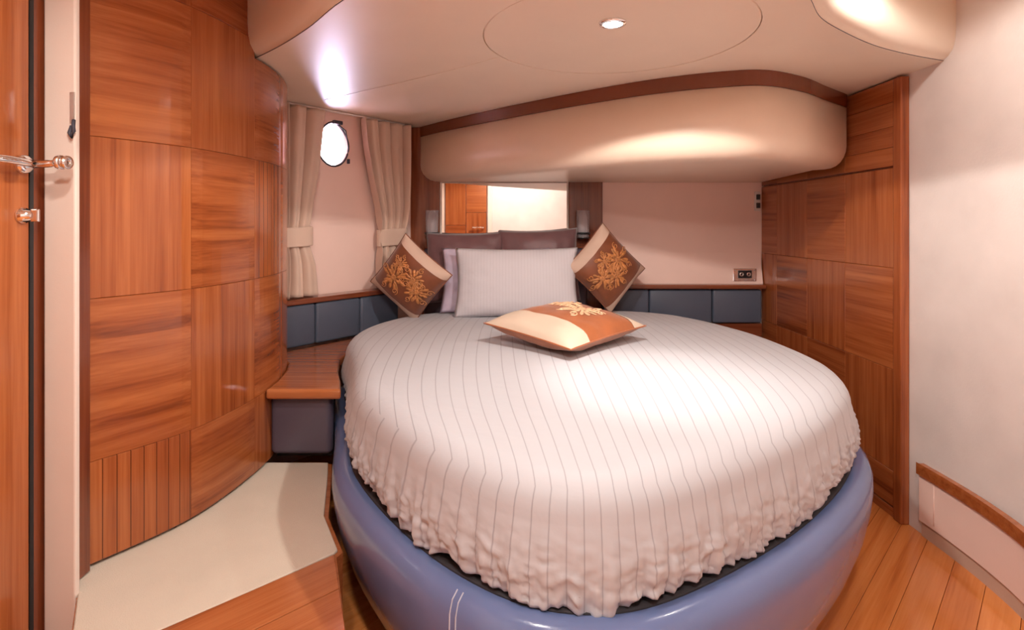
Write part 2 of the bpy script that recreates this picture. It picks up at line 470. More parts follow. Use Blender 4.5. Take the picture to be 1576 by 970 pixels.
# ceilings
DISC = (0.335, 1.775, 0.428)
EDGE = [(-1.42, 2.36), (-1.12, 2.16), (-0.84, 1.92), (-0.63, 1.70), (-0.45, 1.48), (-0.18, 1.22), (0.18, 1.10), (0.52, 1.20), (0.72, 1.38), (0.80, 1.48), (0.90, 1.61), (1.04, 1.73), (1.22, 1.86), (1.41, 1.96), (1.62, 2.045), (1.80, 2.10)]
edge = [(p.x, p.y) for p in catmull(EDGE, 6)]
outer = edge + [(1.80, 3.6), (-1.42, 3.6)]
def ray_poly(cx, cy, a, poly):
    dx, dy = math.cos(a), math.sin(a); best = None
    for i in range(len(poly)):
        (x1, y1), (x2, y2) = poly[i], poly[(i + 1) % len(poly)]
        ex, ey = x2 - x1, y2 - y1
        den = dx * ey - dy * ex
        if abs(den) < 1e-12: continue
        t = ((x1 - cx) * ey - (y1 - cy) * ex) / den
        u = ((x1 - cx) * dy - (y1 - cy) * dx) / den
        if t > 0 and -1e-9 <= u <= 1 + 1e-9 and (best is None or t < best): best = t
    return best
angs = sorted([2 * PI * k / 180 for k in range(180)] + [math.atan2(y - DISC[1], x - DISC[0]) % (2 * PI) for x, y in outer])
vs, fs = [], []
for a in angs:
    t = ray_poly(DISC[0], DISC[1], a, outer)
    vs += [(DISC[0] + DISC[2] * math.cos(a), DISC[1] + DISC[2] * math.sin(a), ZC), (DISC[0] + t * math.cos(a), DISC[1] + t * math.sin(a), ZC),
           (DISC[0] + DISC[2] * math.cos(a), DISC[1] + DISC[2] * math.sin(a), ZC + 0.012)]
k_ = len(angs)
for i in range(k_):
    j = (i + 1) % k_
    fs += [(3 * i, 3 * j, 3 * j + 1, 3 * i + 1), (3 * i, 3 * i + 2, 3 * j + 2, 3 * j)]
ce = mesh_obj('ceiling', vs, fs, 'ceiling', fix=False)
struct(ce, 'smooth cream vinyl ceiling panel low over the bed')
mesh_obj('groove_backing', [(DISC[0] + 0.5 * math.cos(2 * PI * k / 48), DISC[1] + 0.5 * math.sin(2 * PI * k / 48), ZC + 0.013) for k in range(48)], [tuple(range(48))], 'curtain', ce)
lathe('disc_panel', [(0.0, 0.012), (DISC[2] - 0.002, 0.012), (DISC[2] - 0.002, 0.003), (DISC[2] - 0.005, 0.0005), (0.0, 0.0005)], 'ceiling', ce, loc=(DISC[0], DISC[1], ZC), n=120, smooth=False)
# straight seams of the low ceiling, sewn ribs
tube('seam', [(DISC[0] - 0.38, DISC[1] + 0.205, ZC), (-0.20, 2.12, ZC), (-0.5, 2.36, ZC), (-0.9, 2.66, ZC)], 0.0022, 'ceiling', ce, n=6)
# rounded step up to the raised ceiling
prof = [(0.0, ZC), (0.0015, ZC + 0.004), (0.0015, ZC + 0.005), (0.022, ZC + 0.013), (0.042, ZC + 0.032), (0.052, ZC + 0.065), (0.055, ZC + 0.10), (0.055, ZU)]
nor = []
for i, p in enumerate(edge):
    a, b = edge[max(0, i - 1)], edge[min(len(edge) - 1, i + 1)]
    d = Vector((b[0] - a[0], b[1] - a[1])).normalized()
    nor.append(Vector((d.y, -d.x)))
vs, fs = [], []
for (x, y), nn in zip(edge, nor):
    for o_, z in prof: vs.append((x + nn.x * o_, y + nn.y * o_, z))
q = len(prof)
for i in range(len(edge) - 1):
    for k in range(q - 1): fs.append((i * q + k, i * q + k + 1, (i + 1) * q + k + 1, (i + 1) * q + k))
mesh_obj('step_face', vs, fs, 'ceiling', ce, smooth=True, fix=False)
tube('edge_seam', [(x, y, ZC + 0.002) for x, y in edge], 0.0016, 'gasket', ce, n=6)
cu = mesh_obj('ceiling_raised', [(XL - .2, YR - .1, ZU), (1.9, YR - .1, ZU), (1.9, 3.7, ZU), (XL - .2, 3.7, ZU)], [(0, 1, 2, 3)], 'ceiling')
struct(cu, 'raised cream ceiling above the camera, outside the picture')

# ------------------------------------------------------------------ ceiling lamps
def downlight(i, x, y, z, watt, size, cone, label):
    t = thing('ceiling_lamp', label, 'lamp', (x, y, z), 'recessed ceiling lamps')
    lathe('bezel', [(0.029, -0.006), (0.032, -0.008), (0.039, -0.006), (0.042, 0.0), (0.029, 0.0)], 'chrome', t, loc=(x, y, z), n=32, closed=True)
    lathe('lens', [(0.0, -0.007), (0.016, -0.0065), (0.028, -0.005), (0.028, -0.0005), (0.0, -0.0005)], 'lamp', t, loc=(x, y, z), n=24)
    ld = bpy.data.lights.new('lamp_light', 'SPOT')
    ld.energy = watt * 2.0; ld.color = LAMP_COL; ld.shadow_soft_size = size / 2
    ld.spot_size = math.radians(2 * cone); ld.spot_blend = 0.06 if i == 0 else 0.3
    lo = bpy.data.objects.new('lamp_light', ld); COL.objects.link(lo)
    lo.parent = t; lo.location = (0, 0, -0.012 - size / 4)
    if i == 0:                                       # the reflector's narrow beam, aimed a little towards the foot end
        bd_ = bpy.data.lights.new('beam_light', 'SPOT')
        bd_.energy = 30.0; bd_.color = (1.0, 0.93, 0.86); bd_.shadow_soft_size = 0.025
        bd_.spot_size = math.radians(54); bd_.spot_blend = 1.0
        bo = bpy.data.objects.new('beam_light', bd_); COL.objects.link(bo)
        bo.parent = t; bo.location = (0, 0, -0.03)
        bo.rotation_euler = Vector((0.19, 0.12, -1.08)).to_track_quat('-Z', 'Y').to_euler()
    return t
LAMP_LABELS = ['glowing round chrome downlight set in the ceiling disc above the bed',
               'chrome downlight in the raised ceiling near the left door, out of view',
               'chrome downlight in the raised ceiling near the right wall, out of view',
               'chrome downlight in the raised ceiling behind the camera, out of view']
for i, (l, lab) in enumerate(zip(LAMPS, LAMP_LABELS)): downlight(i, *l, lab)

# ------------------------------------------------------------------ bed
LXT = [(1.03, .165), (1.036, .10), (1.05, .04), (1.085, -.03), (1.15, -.115), (1.23, -.20), (1.36, -.305), (1.5, -.405), (1.7, -.515), (1.96, -.59), (2.2, -.668), (2.4, -.748), (2.6, -.775), (2.8, -.745), (3.0, -.66), (3.16, -.52), (3.27, -.2), (3.3, .1)]
RXT = [(1.03, .165), (1.04, .23), (1.065, .30), (1.13, .42), (1.2, .53), (1.3, .67), (1.4, .79), (1.55, .945), (1.73, 1.09), (1.9, 1.165), (2.1, 1.20), (2.5, 1.18), (2.8, 1.10), (3.0, 1.01), (3.18, .85), (3.27, .62), (3.3, .1)]
CT = [(y, (interp(LXT, y) + interp(RXT, y)) / 2) for y in [1.03 + 0.03 * k for k in range(77)]]
WT = [(y, (interp(RXT, y) - interp(LXT, y)) / 2) for y in [1.03 + 0.03 * k for k in range(77)]]
ol = [(x, y) for y, x in LXT] + [(x, y) for y, x in RXT[1:-1]][::-1]
dense = catmull(ol, 24, closed=True)
def resample(pts, n):
    L = [0.0]
    for i in range(len(pts)): L.append(L[-1] + (pts[(i + 1) % len(pts)] - pts[i]).length)
    out, j = [], 0
    for k in range(n):
        t = L[-1] * k / n
        while L[j + 1] < t: j += 1
        f = (t - L[j]) / max(1e-9, L[j + 1] - L[j])
        out.append(pts[j].lerp(pts[(j + 1) % len(pts)], f))
    return out, L[-1]
def smooth_loop(P, it):
    for _ in range(it): P = [(P[i - 1] + P[i] * 2 + P[(i + 1) % len(P)]) / 4 for i in range(len(P))]
    return P
NB = 840
OUT, PER = resample(dense, NB)
OUT = smooth_loop(OUT, 100)
if sum(OUT[i].x * OUT[(i + 1) % NB].y - OUT[(i + 1) % NB].x * OUT[i].y for i in range(NB)) < 0: OUT.reverse()
NOR = []
for i in range(NB):
    d = (OUT[(i + 6) % NB] - OUT[i - 6]).normalized()
    NOR.append(Vector((d.y, -d.x, 0)))                # outward for a counter-clockwise loop
CEN = Vector((0.235, 2.15, 0))

def loft(name, prof, mat, parent=None, step=4, smooth=True, loc=None, cap=True):
    vs, fs = [], []
    idx = list(range(0, NB, step)); n = len(idx)
    for o_, z in prof:
        for i in idx:
            p = OUT[i] + NOR[i] * o_
            vs.append((p.x, p.y, z))
    for r in range(len(prof) - 1):
        for k in range(n):
            fs.append((r * n + k, r * n + (k + 1) % n, (r + 1) * n + (k + 1) % n, (r + 1) * n + k))
    if cap:
        fs.append(tuple(range(n))[::-1]); fs.append(tuple(range((len(prof) - 1) * n, len(prof) * n)))
    return mesh_obj(name, vs, fs, mat, parent, smooth=smooth, loc=loc)

bed = thing('island_bed', 'egg-shaped island bed with a glossy slate blue vinyl base', 'bed', (0.235, 2.15, 0))
BP = [(-0.10, 0.0), (-0.085, 0.03), (-0.05, 0.10), (-0.010, 0.18), (0.018, 0.26), (0.032, 0.33), (0.038, 0.38), (0.037, 0.415), (0.029, 0.440), (0.014, 0.453), (-0.004, 0.457), (-0.016, 0.454)]
base = loft('base', BP, 'vinyl', bed)
loft('rim', [(-0.016, 0.4535), (-0.020, 0.458), (-0.03, 0.4595), (-0.05, 0.459), (-0.06, 0.455)], 'charcoal', bed)  # charcoal colour stands in for the shade in the gap under the hem
def seam_at(i):
    path = []
    for o_, z in BP[1:10]:
        p = OUT[i % NB] + NOR[i % NB] * (o_ + 0.0006)
        path.append((p.x, p.y, z))
    return path
def outline_index(fn): return min(range(NB), key=lambda i: fn(OUT[i]))
for tx, ty in ((-0.095, 1.13), (-0.107, 1.138)):
    i = outline_index(lambda p: (p.x - tx) ** 2 + (p.y - ty) ** 2)
    tube('seam', seam_at(i), 0.0016, 'thread', base, n=6)
mat_o = loft('mattress', [(-0.065, 0.4605), (-0.058, 0.466), (-0.055, 0.50), (-0.055, 0.60), (-0.075, 0.635), (-0.12, 0.65)], 'charcoal', smooth=True)
tag(mat_o, 'charcoal mattress edge showing under the bedspread hem', 'mattress')

# bedspread: a crowned top, a rounded edge and a gathered skirt
TOPZ = 0.70
def wob(i, f, seed): return noise.noise(Vector((math.cos(2 * PI * i / NB) * f, math.sin(2 * PI * i / NB) * f, seed)))
rings, kinds = [], []
def inset(i, d):
    """move a rim point towards the middle by about d"""
    p = OUT[i] - NOR[i] * d
    return p
NT = 26
top_rows = []
IN0 = 0.10
for r in range(1, NT + 1):
    s = r / NT
    row = []
    for i in range(NB):
        e = inset(i, IN0)
        p = CEN.lerp(e, s)
        z = TOPZ + 0.012 * (1 - s * s)
        z += 0.004 * noise.noise(Vector((p.x * 5, p.y * 5, 3.1))) * (0.5 + 0.5 * s)
        row.append(Vector((p.x, p.y, z)))
    top_rows.append(row)
side_rows = []
NSD = 30
PR = []
R1 = 0.08
for k in range(1, 9):
    a = (PI / 2) * k / 8
    PR.append((-IN0 + R1 * math.sin(a), TOPZ - R1 * 0.95 * (1 - math.cos(a)), 0.0))
z_r = PR[-1][1]; o_r = PR[-1][0]
HEM = 0.472
for k in range(1, 29):
    t = k / 28
    PR.append((o_r + 0.016 * math.sin(t * PI * 0.75), z_r + (HEM - z_r) * t, t))
for o_, z, t in PR:
    row = []
    for i in range(NB):
        L = PER * i / NB
        front = max(0.0, min(1.0, (2.35 - OUT[i].y) / 0.7))
        right = 1 if OUT[i].x > 0.8 else 0
        g = (t ** 1.15) * (0.45 + 0.55 * front)
        ph = 2.0 * wob(i, 3, 1.7)
        fold = 0.55 * math.sin(2 * PI * L / 0.058 + 5 * ph) + 0.45 * math.sin(2 * PI * L / 0.093 + 7 * wob(i, 5, 5.2)) + 0.5 * noise.noise(Vector((L * 16, t * 1.5, 2.2)))
        crump = noise.noise(Vector((L * 24, z * 30 + L * 6, 8.8))) * 0.6 + 0.6 * (abs(noise.noise(Vector((L * 42 + z * 20, z * 48 - L * 12, 1.8)))) * 2 - 0.5)
        dd = o_ + g * 0.0035 * math.sin(2 * PI * L / 0.029 + 9 * wob(i, 6, 2.9) + 8 * z) + g * 0.010 * fold + g * 0.019 * crump * (1 - 0.55 * t ** 8) - 0.006 * t ** 4
        zz = z + (t ** 3) * (0.016 * wob(i, 9, 4.4) + 0.007 * wob(i, 22, 9.4) + 0.002 * noise.noise(Vector((L * 40, 0, 3)))) * (0.4 + 0.6 * front)
        dip = math.exp(-((OUT[i].x - 0.155) ** 2) / 0.0025) if OUT[i].y < 1.3 else 0
        zz -= 0.022 * dip * t ** 2
        zz += 0.055 * (t ** 1.0) * max(0.0, min(1, (OUT[i].y - 1.35) / 0.5)) * (z - TOPZ) / (HEM - TOPZ)
        p = OUT[i] + NOR[i] * dd
        row.append(Vector((p.x, p.y, zz)))
    side_rows.append(row)
vs = [Vector((CEN.x, CEN.y, TOPZ + 0.012))]
for row in top_rows + side_rows: vs += row
inner = [[Vector((p.x, p.y, p.z)) - NOR[i] * 0.004 for i, p in enumerate(row)] for row in (side_rows[-1], side_rows[-5], side_rows[-9])]
for row in inner: vs += row
fs = [(0, 1 + i, 1 + (i + 1) % NB) for i in range(NB)]
rows_n = NT + len(PR) + len(inner)
for r in range(rows_n - 1):
    for i in range(NB):
        j = (i + 1) % NB
        a = 1 + r * NB
        fs.append((a + i, a + NB + i, a + NB + j, a + j))
me = bpy.data.meshes.new('bedspread')
me.from_pydata([tuple(v) for v in vs], [], fs)
uvl = me.uv_layers.new(name='stripe')
def sm(tab, y): return sum(interp(tab, min(max(y + d * 0.05, 1.06), 3.15)) for d in range(-6, 7)) / 13
def stripe_u(v):
    f = 0.5 + 0.5 * sm(WT, v.y) / 0.95
    return (v.x - 0.215) / f
rim_u = [stripe_u(p) for p in side_rows[3]]
i0 = min(range(NB), key=lambda i: OUT[i].y)          # front tip of the bed
SU = [0.0] * NB
SU[i0] = rim_u[i0]
for sgn_ in (1, -1):
    acc = rim_u[i0]
    for k in range(1, NB // 2 + 1):
        i, j = (i0 + sgn_ * k) % NB, (i0 + sgn_ * (k - 1)) % NB
        acc += sgn_ * max(abs(rim_u[i] - rim_u[j]), 0.5 * PER / NB)
        SU[i] = acc
seam_i = (i0 + NB // 2) % NB
side_start = NB + (NT - 1 + 4) * NB
for pi_, p in enumerate(me.polygons):
    p.use_smooth = True
    ids = [me.loops[l].vertex_index for l in p.loop_indices]
    is_side = pi_ >= side_start
    for l, vi in zip(p.loop_indices, ids):
        if is_side:
            uvl.data[l].uv = (SU[(vi - 1) % NB], vs[vi].z)
        else:
            uvl.data[l].uv = (stripe_u(vs[vi]), vs[vi].y)
me.update()
spread = link('bedspread', me, 'spread')
tag(spread, 'white pinstriped bedspread with a gathered hem stretched over the bed', 'bedspread')

# ------------------------------------------------------------------ raised step on the left with carpet
ZS = 0.30
def left_edge(y, d): return interp(LXT, y) - d
car_r = [(left_edge(y, 0.064), y) for y in (1.52, 1.6, 1.7, 1.8, 1.9, 2.0, 2.075)]
carpet_poly = [(-1.29, 1.35), (-1.06, 1.35), (-0.972, 1.224), (-0.90, 1.106), (-0.775, 1.224), (-0.624, 1.366), (-0.485, 1.505)] + car_r + [(-1.29, 2.075)]
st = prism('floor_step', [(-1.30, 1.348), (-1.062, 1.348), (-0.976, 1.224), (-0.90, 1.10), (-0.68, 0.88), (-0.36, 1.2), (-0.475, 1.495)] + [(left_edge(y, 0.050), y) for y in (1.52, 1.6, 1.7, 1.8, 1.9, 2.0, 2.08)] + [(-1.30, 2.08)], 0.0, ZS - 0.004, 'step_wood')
struct(st, 'raised floor step left of the bed with cream carpet and wooden edge')
prism('carpet', carpet_poly, ZS - 0.004, ZS + 0.004, 'carpet', st, 0.002, seg=1)
fdir = Vector((0.29, 0.281)).normalized(); fn = Vector((fdir.y, -fdir.x))
border = [(-0.68, 0.88), (-0.36, 1.2), (-0.4825, 1.5), (-0.624, 1.364), (-0.775, 1.222), (-0.90, 1.102)]
c0 = fn.x * -0.485 + fn.y * 1.505
for k in range(0, 4):
    lo, hi = c0 + k * 0.145 - (0.05 if k == 0 else 0), c0 + (k + 1) * 0.145
    p = clip_poly(border, fn.x, fn.y, hi - 0.0015); p = clip_poly(p, -fn.x, -fn.y, -(lo + 0.0015)) if len(p) > 2 else p
    if len(p) > 2 and area(p) > 0.001:
        cx = sum(a[0] for a in p) / len(p); cy = sum(a[1] for a in p) / len(p)
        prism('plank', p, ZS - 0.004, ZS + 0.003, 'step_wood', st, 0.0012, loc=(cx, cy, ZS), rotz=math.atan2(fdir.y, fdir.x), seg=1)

# ------------------------------------------------------------------ curved wardrobe
WP = [(-1.135, 1.395), (-1.103, 1.425), (-0.965, 1.663), (-0.915, 1.96), (-0.925, 2.2), (-0.985, 2.42), (-1.10, 2.58)]
warc = catmull(WP, 40)
def arc_pts(y0, y1, n=9):
    out = []
    for k in range(n):
        y = y0 + (y1 - y0) * k / (n - 1)
        for a, b in zip(warc, warc[1:]):
            if a.y <= y <= b.y:
                f = (y - a.y) / max(1e-9, b.y - a.y); out.append(a.lerp(b, f)); break
    return out
def arc_nrm(pts):
    o = []
    for i in range(len(pts)):
        d = (pts[min(i + 1, len(pts) - 1)] - pts[max(0, i - 1)]).normalized(); o.append(Vector((d.y, -d.x, 0)))
    return o
wardrobe = thing('curved_wardrobe', 'tall curved wardrobe of checkered orange-brown veneer beside the door', 'wardrobe', (-1.1, 1.95, ZS))
full = arc_pts(1.425, 2.56, 40); fnr = arc_nrm(full)
ins = [(p - q * 0.014) for p, q in zip(full, fnr)]
prism('body', [(p.x, p.y) for p in ins] + [(-1.285, 2.56), (-1.285, 1.425)], ZS + 0.03, ZC - 0.006, 'dark_wood_z', wardrobe)
low = [p for p in ins if p.y < 1.93]
prism('body', [(p.x, p.y) for p in low] + [(-1.285, low[-1].y), (-1.285, 1.425)], ZC - 0.006, ZU - 0.01, 'dark_wood_z', wardrobe)
kick = [(p - q * 0.03) for p, q in zip(full, fnr) if p.y < 2.07]
prism('toe_kick', [(p.x, p.y) for p in kick] + [(-1.285, 2.06), (-1.285, 1.45)], ZS + 0.004, ZS + 0.03, 'carpet', wardrobe)
def curved_panel(y0, y1, z0, z1, mat):
    g = 0.0005
    pts = arc_pts(y0 + g, y1 - g, 9); nr = arc_nrm(pts)
    z0 += g; z1 -= g
    th = 0.013; bv = 0.0012
    a, b = pts[0], pts[-1]
    c = (a + b) / 2; ang = math.atan2((b - a).y, (b - a).x)
    prof = [(-th, z0), (-bv, z0), (0, z0 + bv), (0, z1 - bv), (-bv, z1), (-th, z1)]
    vs, fs = [], []
    for k, (p, q) in enumerate(zip(pts, nr)):
        for o_, z in prof:
            oo = o_ - (bv if k in (0, len(pts) - 1) and o_ > -bv else 0)
            vs.append(Vector((p.x + q.x * oo, p.y + q.y * oo, z)))
    m6 = len(prof)
    for k in range(len(pts) - 1):
        for r in range(m6):
            s_ = (r + 1) % m6
            fs.append((k * m6 + r, k * m6 + s_, (k + 1) * m6 + s_, (k + 1) * m6 + r))
    fs.append(tuple(range(m6))); fs.append(tuple(range((len(pts) - 1) * m6, len(pts) * m6))[::-1])
    return mesh_obj('panel', vs, fs, mat, wardrobe, loc=(c.x, c.y, (z0 + z1) / 2), rotz=ang)
ROWS = [ZS + 0.014, 0.58, 1.005, 1.43, 1.855, 2.005]
CY = [1.425, 1.663, 1.965, 2.22, 2.44, 2.56]
for ci in range(5):
    for ri in range(5):
        z0, z1 = ROWS[ri], ROWS[ri + 1]
        if ci >= 2:
            z1 = min(z1, ZC - 0.008)
            if z1 - z0 < 0.02: continue
        if ci == 1 and ri == 4: z1 = 2.0
        vert = (ci + ri) % 2 == 0
        mt = 'wood_z' if vert else 'wood_x'
        if vert and ri == 0 and ci == 0: mt = 'striped_z'
        if vert and ci == 2 and ri == 2: mt = 'striped_z'
        curved_panel(CY[ci], CY[ci + 1], z0, z1, mt)

# ------------------------------------------------------------------ left door, frame and its hardware
tr = box('trim_1', (-1.090, 1.338, ZU / 2), (0.076, 0.016, ZU - 0.008), 'cream', None, 0.004)
struct(tr, 'cream upright post between the door and the curved wardrobe')
tr2 = box('trim_2', (-1.146, 1.322, ZU / 2), (0.022, 0.04, ZU - 0.008), 'dark_wood_z', None, 0.002)
struct(tr2, 'red-brown wooden edge strip of the door opening')
tr3 = box('trim_3', (-1.107, 1.386, (ZS + ZU) / 2 + 0.002), (0.045, 0.070, ZU - ZS - 0.012), 'dark_wood_z', None, 0.002)
struct(tr3, 'dark red wooden strip beside the curved wardrobe')
d1 = thing('door_1', 'open orange-brown veneer door cut off by the left edge', 'door', (-1.15, 0.9, 0.015))
d1['kind'] = 'structure'
box('leaf', (-1.151, 0.92, ZU / 2), (0.044, 0.745, ZU - 0.03), 'wood_z', d1, 0.004)
box('rebate', (-1.1425, 1.297, ZU / 2), (0.03, 0.010, ZU - 0.03), 'black', d1)
HZ, HY = 1.338, 1.272
hd = lathe('handle', [(0.0, 0.0), (0.022, 0.0), (0.022, 0.006), (0.019, 0.012), (0.011, 0.014), (0.0, 0.014)], 'chrome', d1, loc=(-1.129, HY, HZ), axis='x', n=24)
tube('spindle', [(-1.118, HY, HZ), (-1.06, HY, HZ + 0.001), (-1.042, HY, HZ + 0.003)], [0.010, 0.0085, 0.009], 'chrome', hd, n=14)
for dx, rr in ((-1.040, 0.016), (-1.026, 0.015)):
    lathe('collar', [(0.006, -0.004), (rr, -0.005), (rr + 0.001, 0.0), (rr, 0.005), (0.006, 0.004)], 'chrome', hd, loc=(dx, HY, HZ + 0.004), axis='x', n=20, closed=True)
tube('lever', [(-1.100, HY - 0.004, HZ), (-1.094, HY - 0.03, HZ + 0.001), (-1.093, HY - 0.08, HZ + 0.003), (-1.094, HY - 0.13, HZ + 0.002)], [0.008, 0.009, 0.0085, 0.007], 'chrome', hd, n=14)
lk = lathe('thumb_turn', [(0.0, 0.0), (0.019, 0.0), (0.019, 0.005), (0.013, 0.010), (0.010, 0.024), (0.0, 0.025)], 'chrome', d1, loc=(-1.129, HY, HZ - 0.118), axis='x', n=20)
box('grip', (-1.098, HY, HZ - 0.118), (0.018, 0.008, 0.030), 'chrome', lk, 0.003)
sp = thing('strike_plate', 'small steel latch plate and hook on the cream door post', 'latch', (-1.055, 1.329, 1.45))
box('plate', (-1.058, 1.3285, 1.48), (0.010, 0.003, 0.075), 'steel', sp, 0.001)
tube('hook', [(-1.053, 1.327, 1.45), (-1.050, 1.322, 1.438), (-1.047, 1.320, 1.422), (-1.053, 1.320, 1.408), (-1.060, 1.322, 1.418), (-1.056, 1.325, 1.436)], 0.004, 'gasket', sp, n=8)

# ------------------------------------------------------------------ bedside cabinet, ledges and pads (left)
def on_hull(poly_sd, z): return [tuple(hull(s, d, z))[:2] for s, d in poly_sd]
bc = thing('bedside_cabinet', 'low bedside cabinet with a wooden top tucked beside the wardrobe', 'cabinet', (-0.8, 2.3, ZS))
def arc_x(y):
    pts = arc_pts(y, y + 0.001, 2)
    return pts[0].x
top_poly = [(arc_x(2.035) + 0.003, 2.035), (left_edge(2.035, 0.016) , 2.035)] + [(left_edge(y, 0.016), y) for y in (2.15, 2.3, 2.5, 2.7, 2.85, 2.98)] + \
           [tuple(hull(0.52, 0.105, 0))[:2], tuple(hull(-0.04, 0.105, 0))[:2]] + [(arc_x(y) + 0.003, y) for y in (2.54, 2.42, 2.3, 2.15)]
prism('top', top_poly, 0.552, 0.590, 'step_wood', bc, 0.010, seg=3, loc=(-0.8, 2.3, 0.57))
box('drawer', (-0.800, 2.112, 0.437), (0.232, 0.05, 0.222), 'pad_dark', bc, 0.022, seg=4, smooth=True)
box('recess', (-0.803, 2.155, 0.428), (0.21, 0.04, 0.245), 'black', bc)

pl = thing('padded_wall_lining', 'slate vinyl padded strip under the ledge left of the bed', 'padding', tuple(hull(0.3, 0.05, 0.59)))
hrot = math.atan2(HD.y, HD.x)
for a, b in ((-0.14, 0.128), (0.132, 0.40), (0.404, 0.672)):
    c = hull((a + b) / 2, 0.062, 0.698)
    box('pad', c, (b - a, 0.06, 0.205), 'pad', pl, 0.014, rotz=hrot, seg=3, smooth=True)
lg = prism('wall_ledge', on_hull([(-0.20, 0.002), (0.83, 0.002), (0.76, 0.10), (-0.16, 0.10)], 0), 0.803, 0.830, 'dark_wood_x', None, 0.006, loc=tuple(hull(0.3, 0.05, 0.81)), rotz=hrot)
tag(lg, 'red-brown wooden ledge under the curtained hull window', 'ledge')

# ------------------------------------------------------------------ curtains
def curtain(label, left_px, right_px, folds, seed, tie_z):
    """left_px/right_px: list of (z, px) edge positions read from the photograph"""
    DOFF = 0.062
    t = thing('curtain', label, 'curtain', tuple(hull(s_at(sum(p for _, p in left_px + right_px) / (2 * len(left_px)), DOFF), DOFF, 0.84)), 'beige tied curtains')
    nz, nu = 60, 90
    vs, fs = [], []
    ztop, zbot = ZC - 0.014, 0.838
    for r in range(nz + 1):
        z = zbot + (ztop - zbot) * r / nz
        s0, s1 = s_at(interp(left_px, z), DOFF), s_at(interp(right_px, z), DOFF)
        wtop = s_at(interp(right_px, ztop), DOFF) - s_at(interp(left_px, ztop), DOFF)
        pinch = math.exp(-((z - tie_z) / 0.05) ** 2)
        for k in range(nu + 1):
            u = k / nu
            ph = folds * 2 * PI * (u + 0.05 * math.sin(3 * u + seed)) + seed
            amp = (0.036 + 0.014 * math.sin(5.1 * u + seed)) * (1 - 0.72 * pinch) * (0.55 + 0.45 * min(1, (z - zbot) / 0.2 + 0.5))
            wv = 2.0 * abs(math.sin(ph / 2 * 1.25)) ** 0.75 - 1.1 + 0.22 * math.sin(2.3 * ph + 1.0)
            d = DOFF + amp * wv + 0.004 * noise.noise(Vector((u * 6, z * 5, seed)))
            s = s0 + (s1 - s0) * u + 0.006 * math.cos(ph)
            vs.append(hull(s, max(0.012, d), z))
    for r in range(nz):
        for k in range(nu):
            a = r * (nu + 1) + k
            fs.append((a, a + 1, a + nu + 2, a + nu + 1))
    o = mesh_obj('drape', vs, fs, 'curtain', t, smooth=True, fix=False)
    md = o.modifiers.new('thickness', 'SOLIDIFY'); md.thickness = 0.0025
    # tie band wrapped round the drape
    s0, s1 = s_at(interp(left_px, tie_z), DOFF) - 0.008, s_at(interp(right_px, tie_z), DOFF) + 0.010
    ring = []
    for k in range(28):
        a = 2 * PI * k / 28
        cx, sx = math.cos(a), math.sin(a)
        ring.append(((s0 + s1) / 2 + (s1 - s0) / 2 * math.copysign(abs(cx) ** 0.6, cx), DOFF + 0.030 * math.copysign(abs(sx) ** 0.7, sx)))
    vs, fs = [], []
    hh = 0.048
    rows = [(-hh, -0.004), (-hh, 0.0), (-hh * 0.9, 0.003), (hh * 0.9, 0.003), (hh, 0.0), (hh, -0.004)]
    for dz, dn in rows:
        for k, (s, d) in enumerate(ring):
            a = 2 * PI * k / 28
            vs.append(hull(s + dn * math.cos(a), d + dn * math.sin(a), tie_z + dz + 0.006 * math.cos(a)))
    for r in range(len(rows)):
        for k in range(28):
            q = (r + 1) % len(rows)
            fs.append((r * 28 + k, r * 28 + (k + 1) % 28, q * 28 + (k + 1) % 28, q * 28 + k))
    mesh_obj('tieback', vs, fs, 'curtain', t, smooth=False)
    return t
curtain('beige tied curtain left of the portlight, half behind the wardrobe', [(0.83, 412), (1.0, 414), (1.13, 420), (1.3, 415), (1.5, 408), (1.8, 400)],
        [(0.83, 492), (1.0, 487), (1.10, 477), (1.18, 477), (1.3, 483), (1.5, 494), (1.8, 504)], 3.2, 0.4, 1.135)
curtain('beige tied curtain between the portlight and the wooden column', [(0.83, 580), (1.0, 581), (1.10, 584), (1.18, 583), (1.3, 578), (1.5, 566), (1.65, 559), (1.8, 555)],
        [(0.83, 626), (1.0, 627), (1.10, 623), (1.18, 622), (1.3, 627), (1.5, 628), (1.8, 629)], 3.6, 1.9, 1.125)
rail = tube('curtain_rail', [hull(s, 0.062, ZC - 0.007) for s in (-0.03, 0.3, 0.80)], 0.0055, 'white_plastic')
tag(rail, 'slim white curtain rail along the ceiling above the hull window', 'rail')

# ------------------------------------------------------------------ back wall: columns, mirror, headboard, tumblers
def column(name, x0, x1, label, i):
    o = box(name, ((x0 + x1) / 2, YB - 0.02, (0.3 + 1.8) / 2), (x1 - x0, 0.036, 1.5 - 0.004), 'dark_wood_z', None, 0.003)
    return struct(o, label)
column('trim_4', -0.645, -0.448, 'dark red-brown wooden column between the right curtain and the mirror', 0)
column('trim_5', 0.352, 0.560, 'dark red-brown wooden column right of the mirror', 1)
tt = box('trim_6', (-0.048, YB - 0.02, 1.475), (0.796, 0.036, 0.03), 'dark_wood_x', None, 0.003)
struct(tt, 'narrow dark wooden strip above the mirror')
mi = thing('wall_mirror', 'rectangular mirror above the pillows reflecting a wooden door', 'mirror', (-0.048, YB - 0.02, 1.05))
box('mirror_glass', (-0.048, YB - 0.020, 1.255), (0.780, 0.012, 0.40), 'mirror', mi)
for x in (-0.441, 0.345): box('frame', (x, YB - 0.022, 1.255), (0.011, 0.02, 0.41), 'cream', mi, 0.002)
box('frame', (-0.048, YB - 0.022, 1.456), (0.78, 0.02, 0.006), 'cream', mi, 0.001)
